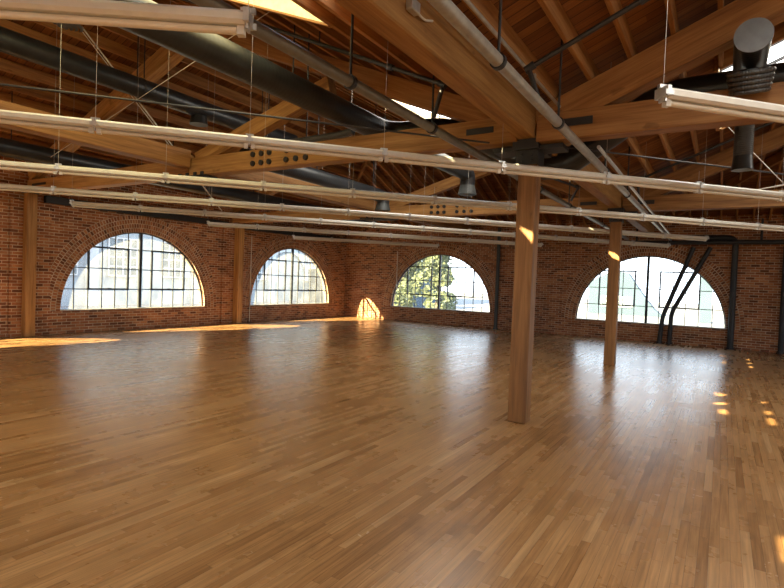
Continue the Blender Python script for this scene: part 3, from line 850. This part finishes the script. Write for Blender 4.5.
r = empty('gabled_building', (-5.5, 40, -.2), 'pale building with a sloping roof seen through the window behind the second post', 'building')
bm = bmesh.new()
pr = [(-8.2, -.2), (-3.3, -.2), (-3.9, .3), (-4.8, 1.5), (-5.6, 2.7), (-6.6, 2.9), (-8.2, 2.0)]
a = [bm.verts.new((x+5.5, 0, z+.2)) for x, z in pr]; b = [bm.verts.new((x+5.5, .8, z+.2)) for x, z in pr]
bm.faces.new(a); bm.faces.new(b[::-1])
for i in range(len(pr)): bm.faces.new((a[i], a[(i+1) % len(pr)], b[(i+1) % len(pr)], b[i]))
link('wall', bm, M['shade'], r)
bwin(r, (-6.3, 40, .7), 2.0, .7, 'y', 3, 2)
r = empty('concrete_pier', (-.75, 36, -.2), 'grey concrete pier standing outside behind the leaning black pipes', 'pier')
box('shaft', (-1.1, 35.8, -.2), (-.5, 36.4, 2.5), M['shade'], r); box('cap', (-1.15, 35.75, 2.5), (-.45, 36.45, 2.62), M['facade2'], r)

def tree(x, y, h, rad, nleaf, lb, seed):
    R = random.Random(seed)
    r = empty('street_tree', (x, y, -.2), lb, 'tree', )
    tube('trunk', [(x, y, -.2), (x+.1, y, h*.35), (x-.05, y+.1, h*.7)], [.16, .12, .06], M['bark'], r, 10)
    bm = bmesh.new()
    blobs = [(Vector((R.uniform(-.6, .6)*rad, R.uniform(-.6, .6)*rad, h*.45+R.uniform(-.3, .45)*h)), R.uniform(.45, .8)*rad) for _ in range(11)]
    for _ in range(nleaf):
        c, q = R.choice(blobs)
        d = Vector((R.gauss(0, 1), R.gauss(0, 1), R.gauss(0, 1))).normalized()*q*R.uniform(.55, 1)
        p = c+d; s = R.uniform(.09, .17)
        u = Vector((R.gauss(0, 1), R.gauss(0, 1), R.gauss(0, 1))).normalized(); v = u.orthogonal().normalized()
        bm.faces.new([bm.verts.new(p+u*s), bm.verts.new(p+v*s*.6), bm.verts.new(p-u*s), bm.verts.new(p-v*s*.6)])
    link('foliage', bm, M['leaf'], r)
tree(-15.4, 25.5, 4.4, 1.55, 2600, 'green leafy tree outside the far corner window, left of its middle bar', 3)
tree(-12.35, 24.2, 4.8, .95, 2200, 'green leafy tree outside the far corner window, right of its middle bar', 5)
r = empty('low_wall', (-13, 30, -.2), 'pale low building behind the trees outside the far corner window', 'building')
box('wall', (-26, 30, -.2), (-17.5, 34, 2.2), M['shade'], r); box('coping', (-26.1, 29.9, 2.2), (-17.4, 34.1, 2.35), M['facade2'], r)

# ------------------------------------------------------------------ light
SKY_S, SUN_E = 4.6, 56.0
w = bpy.data.worlds.new('World'); sc.world = w; w.use_nodes = True
nt = w.node_tree; bg = nt.nodes.get('Background') or nt.nodes.new('ShaderNodeBackground')
tc = nt.nodes.new('ShaderNodeTexCoord'); sp = nt.nodes.new('ShaderNodeSeparateXYZ'); rp = nt.nodes.new('ShaderNodeValToRGB')
nt.links.new(tc.outputs['Generated'], sp.inputs[0]); nt.links.new(sp.outputs[2], rp.inputs[0])
rp.color_ramp.elements[0].color = (.84, .93, 1, 1); rp.color_ramp.elements[1].color = (.55, .74, 1, 1)
nt.links.new(rp.outputs[0], bg.inputs[0]); bg.inputs[1].default_value = SKY_S

sd = bpy.data.lights.new('sun', 'SUN'); sd.energy = SUN_E; sd.angle = .0093; sd.color = (1, .83, .46)
so = bpy.data.objects.new('sun', sd); C.objects.link(so)
so.rotation_euler = Vector((.87, 1.43, -1)).to_track_quat('-Z', 'Y').to_euler(); so.location = (-30, -40, 40)

def portal(loc, d, sx, sy):
    l = bpy.data.lights.new('window_portal', 'AREA'); l.shape = 'RECTANGLE'; l.size = sx; l.size_y = sy
    l.cycles.is_portal = True
    o = bpy.data.objects.new('window_portal', l); C.objects.link(o); o.location = loc
    o.rotation_euler = Vector(d).to_track_quat('-Z', 'Y').to_euler(); return o
for y in LW: portal((XL-.26, y, SILL+RAD/2), (1, 0, 0), 2*RAD, RAD)
for x in BW: portal((x, YB+.26, SILL+RAD/2), (0, -1, 0), 2*RAD, RAD)
for y in (13.5, 6.5, -.5): portal((XR+.26, y, SILL+RAD/2), (-1, 0, 0), 2*RAD, RAD)
for x in (5.5, -2, -9.2): portal((x, YF-.26, SILL+RAD/2), (0, 1, 0), 2*RAD, RAD)

# ------------------------------------------------------------------ camera
f_px, yaw, pitch, roll = 528.963, -.558, -.026, .038
F = Vector((math.sin(yaw)*math.cos(pitch), math.cos(yaw)*math.cos(pitch), math.sin(pitch)))
r0 = Vector((math.cos(yaw), -math.sin(yaw), 0)); u0 = r0.cross(F)
c_, s_ = math.cos(roll), math.sin(roll)
rx, ux = c_*r0+s_*u0, -s_*r0+c_*u0
cam = bpy.data.cameras.new('camera'); cam.sensor_width = 36; cam.lens = f_px/784*36; cam.clip_start = .05; cam.clip_end = 300
co = bpy.data.objects.new('camera', cam); C.objects.link(co)
m = Matrix((rx, ux, -F)).transposed().to_4x4(); m.translation = (0, 0, 1.6); co.matrix_world = m
sc.camera = co

sc.view_settings.view_transform = 'Standard'
sc.view_settings.look = 'None'
sc.view_settings.exposure = 0.0
sc.cycles.max_bounces = 8; sc.cycles.diffuse_bounces = 5; sc.cycles.glossy_bounces = 3
sc.cycles.transparent_max_bounces = 12; sc.cycles.sample_clamp_indirect = 6
sc.cycles.caustics_reflective = False; sc.cycles.caustics_refractive = False
